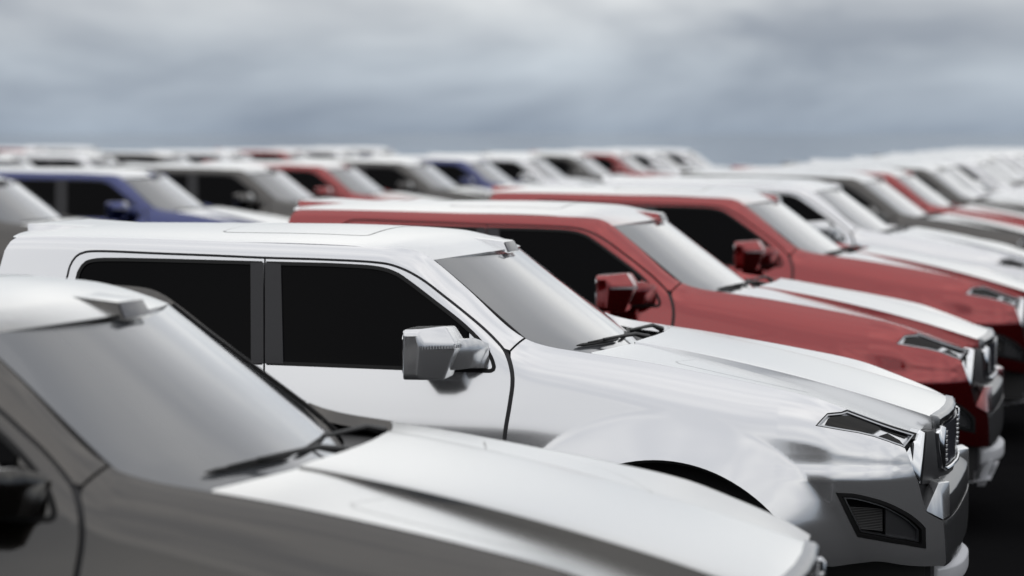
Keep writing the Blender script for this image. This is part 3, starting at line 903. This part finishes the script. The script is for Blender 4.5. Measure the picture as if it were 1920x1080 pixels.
for s in (-1, 1):
    part('tail_lamp', G(prism([(-3.968, s*.865, 1.02), (-3.968, s*.965, 1.02), (-3.968, s*.955, 1.38), (-3.968, s*.865, 1.38)], (.05, 0, 0))), 'tail', bevel=.006)
part('rear_bumper', G(box(-4.07, -3.94, -.93, .93, .56, .715)), 'darkmetal', bevel=.02)
both('arch_liner', G(arch_liner(AX_R, -1.0, -.55)), 'liner', lod=1)

# ---------------------------------------------------------------- ground and sea
def flat(name, x0, x1, y0, y1, z, m):
    me = bpy.data.meshes.new(name)
    me.from_pydata([(x0, y0, z), (x1, y0, z), (x1, y1, z), (x0, y1, z)], [], [(0, 1, 2, 3)])
    o = bpy.data.objects.new(name, me); me.materials.append(MT[m]); COL.objects.link(o)
    o['kind'] = 'structure'
    return o
flat('ground', -90, 70, -60, 72, 0.0, 'asphalt')
flat('sea', -3000, 3000, -3000, 4500, -1.6, 'sea')
quay = Geo()
for a, b, c_, d in ((-90.6, 70.6, 72.0, 72.6), (-90.6, 70.6, -60.6, -60.0)):
    quay.add(*box(a, b, c_, d, -2.5, .12))
for a, b in ((-90.6, -90.0), (70.0, 70.6)):
    quay.add(*box(a, b, -60.0, 72.0, -2.5, .12))
qm, qb = mat('concrete', (.20, .20, .195), rough=.85)
noise_to(qm, qb, 'Base Color', 3, (.15, .15, .145), (.25, .25, .24), kind='col')
qo = bpy.data.objects.new('quay_edge', quay.mesh('quay_edge')); qo.data.materials.append(qm); COL.objects.link(qo)
qo['kind'] = 'structure'

# ---------------------------------------------------------------- trucks
def instance(node, parent, colour, lod):
    if node.lod > lod: return
    o = bpy.data.objects.new(node.name, node.me)
    COL.objects.link(o); o.parent = parent
    o.location = node.loc; o.rotation_euler = (0, 0, node.rz)
    if not node.me.materials: node.me.materials.append(None)
    o.material_slots[0].link = 'OBJECT'
    o.material_slots[0].material = MT[colour if node.mat == 'paint' else node.mat]
    for k in node.kids: instance(k, o, colour, lod)

def truck(x, y, colour, label, group, lod=1, rz=0.):
    e = bpy.data.objects.new('pickup_truck', None); COL.objects.link(e)
    e.location = (x, y, 0); e.rotation_euler = (0, 0, rz); e.empty_display_size = .3
    e['label'] = label; e['category'] = 'truck'; e['group'] = group
    for n in PARTS: instance(n, e, colour, lod)
    return e

rnd = random.Random(4)
g1 = 'trucks parked in the near row'
row1 = [(-.084, -4.337, 'grey', 'gunmetal grey truck, nearest of all, blurred across the lower left corner'),
        (0, 0, 'white', 'sharply focused silver white truck in front of the red ones'),
        (-.072, 4.165, 'red', 'red truck directly behind the sharp white truck'),
        (.0, 8.8, 'red', 'second red truck, between the first red one and a white truck'),
        (-.03, 13.2, 'white', 'white truck just behind the two red trucks of the near row'),
        (-.06, 17.6, 'grey', 'dark grey truck behind the white one in the near row'),
        (-.05, 21.3, 'red', 'red truck half hidden behind the dark grey one in the near row'),
        (.05, 25.2, 'grey', 'grey truck behind the third red one of the near row'),
        (-.1, 29.4, 'white', 'white truck, ninth of the near row counted from the camera'),
        (.1, 33.7, 'white', 'white truck, tenth of the near row counted from the camera'),
        (0, 38.0, 'grey', 'grey truck, eleventh of the near row counted from the camera'),
        (-.1, 42.3, 'white', 'small blurred white truck, twelfth of the near row'),
        (.05, 46.6, 'white', 'small blurred white truck, thirteenth of the near row'),
        (0, 50.9, 'white', 'small blurred white truck, third from the end of the near row'),
        (.05, 55.2, 'white', 'tiny blurred white truck just before the end of the near row'),
        (0, 59.4, 'white', 'farthest white truck at the end of the near row')]
for x, y, c_, l in row1: truck(x, y, c_, l, g1, lod=1 if y < 40 else 0)
g2 = 'trucks parked in the second row'
row2 = [(-9.35, 13.3, 'grey', 'dark truck at the left edge, only its windshield showing, second row'),
        (-9.3, 17.5, 'blue', 'large blue truck at the left, behind the white roof'),
        (-9.25, 21.7, 'grey', 'dark grey truck right of the large blue one in the second row'),
        (-9.35, 25.4, 'red', 'red truck between two dark grey ones in the second row'),
        (-9.3, 29.5, 'grey', 'dark grey truck between a red and a blue one in the second row'),
        (-9.3, 33.4, 'blue', 'smaller blue truck in the middle of the second row'),
        (-9.25, 37.6, 'white', 'white truck right of the smaller blue one in the second row'),
        (-9.3, 42.1, 'grey', 'grey truck left of the farther red one in the second row'),
        (-9.3, 46.5, 'red', 'farther red truck near the end of the second row'),
        (-9.35, 51.1, 'white', 'white truck, last but one of the second row'),
        (-9.3, 55.4, 'white', 'white truck closing the far end of the second row')]
for x, y, c_, l in row2: truck(x, y, c_, l, g2, lod=1 if y < 32 else 0)
g3 = 'trucks parked in the third row'
row3 = [(30.2, 'white', 'white truck at the left edge of the third row, roof showing'),
        (34.4, 'grey', 'dark grey truck of the third row above the large blue truck'),
        (38.6, 'white', 'white roofed truck of the third row above the dark grey one'),
        (42.9, 'grey', 'grey truck, fourth from the left in the third row'),
        (47.2, 'white', 'white truck, fifth from the left in the third row'),
        (51.4, 'red', 'red truck, third from the right end of the third row'),
        (55.6, 'white', 'white truck, last but one at the right end of the third row'),
        (59.4, 'white', 'white truck closing the right end of the third row')]
for y, c_, l in row3: truck(-19.5+rnd.uniform(-.1, .1), y, c_, l, g3, lod=0)
g4 = 'trucks parked in the fourth row'
row4 = [(48.6, 'white', 'white truck of the fourth row cut by the left edge'),
        (52.8, 'white', 'white truck of the fourth row near the left edge'),
        (57.0, 'red', 'red truck on the skyline at the far left, fourth row'),
        (61.2, 'white', 'white truck ending the fourth row on the skyline')]
for y, c_, l in row4: truck(-30.0+rnd.uniform(-.1, .1), y, c_, l, g4, lod=0)
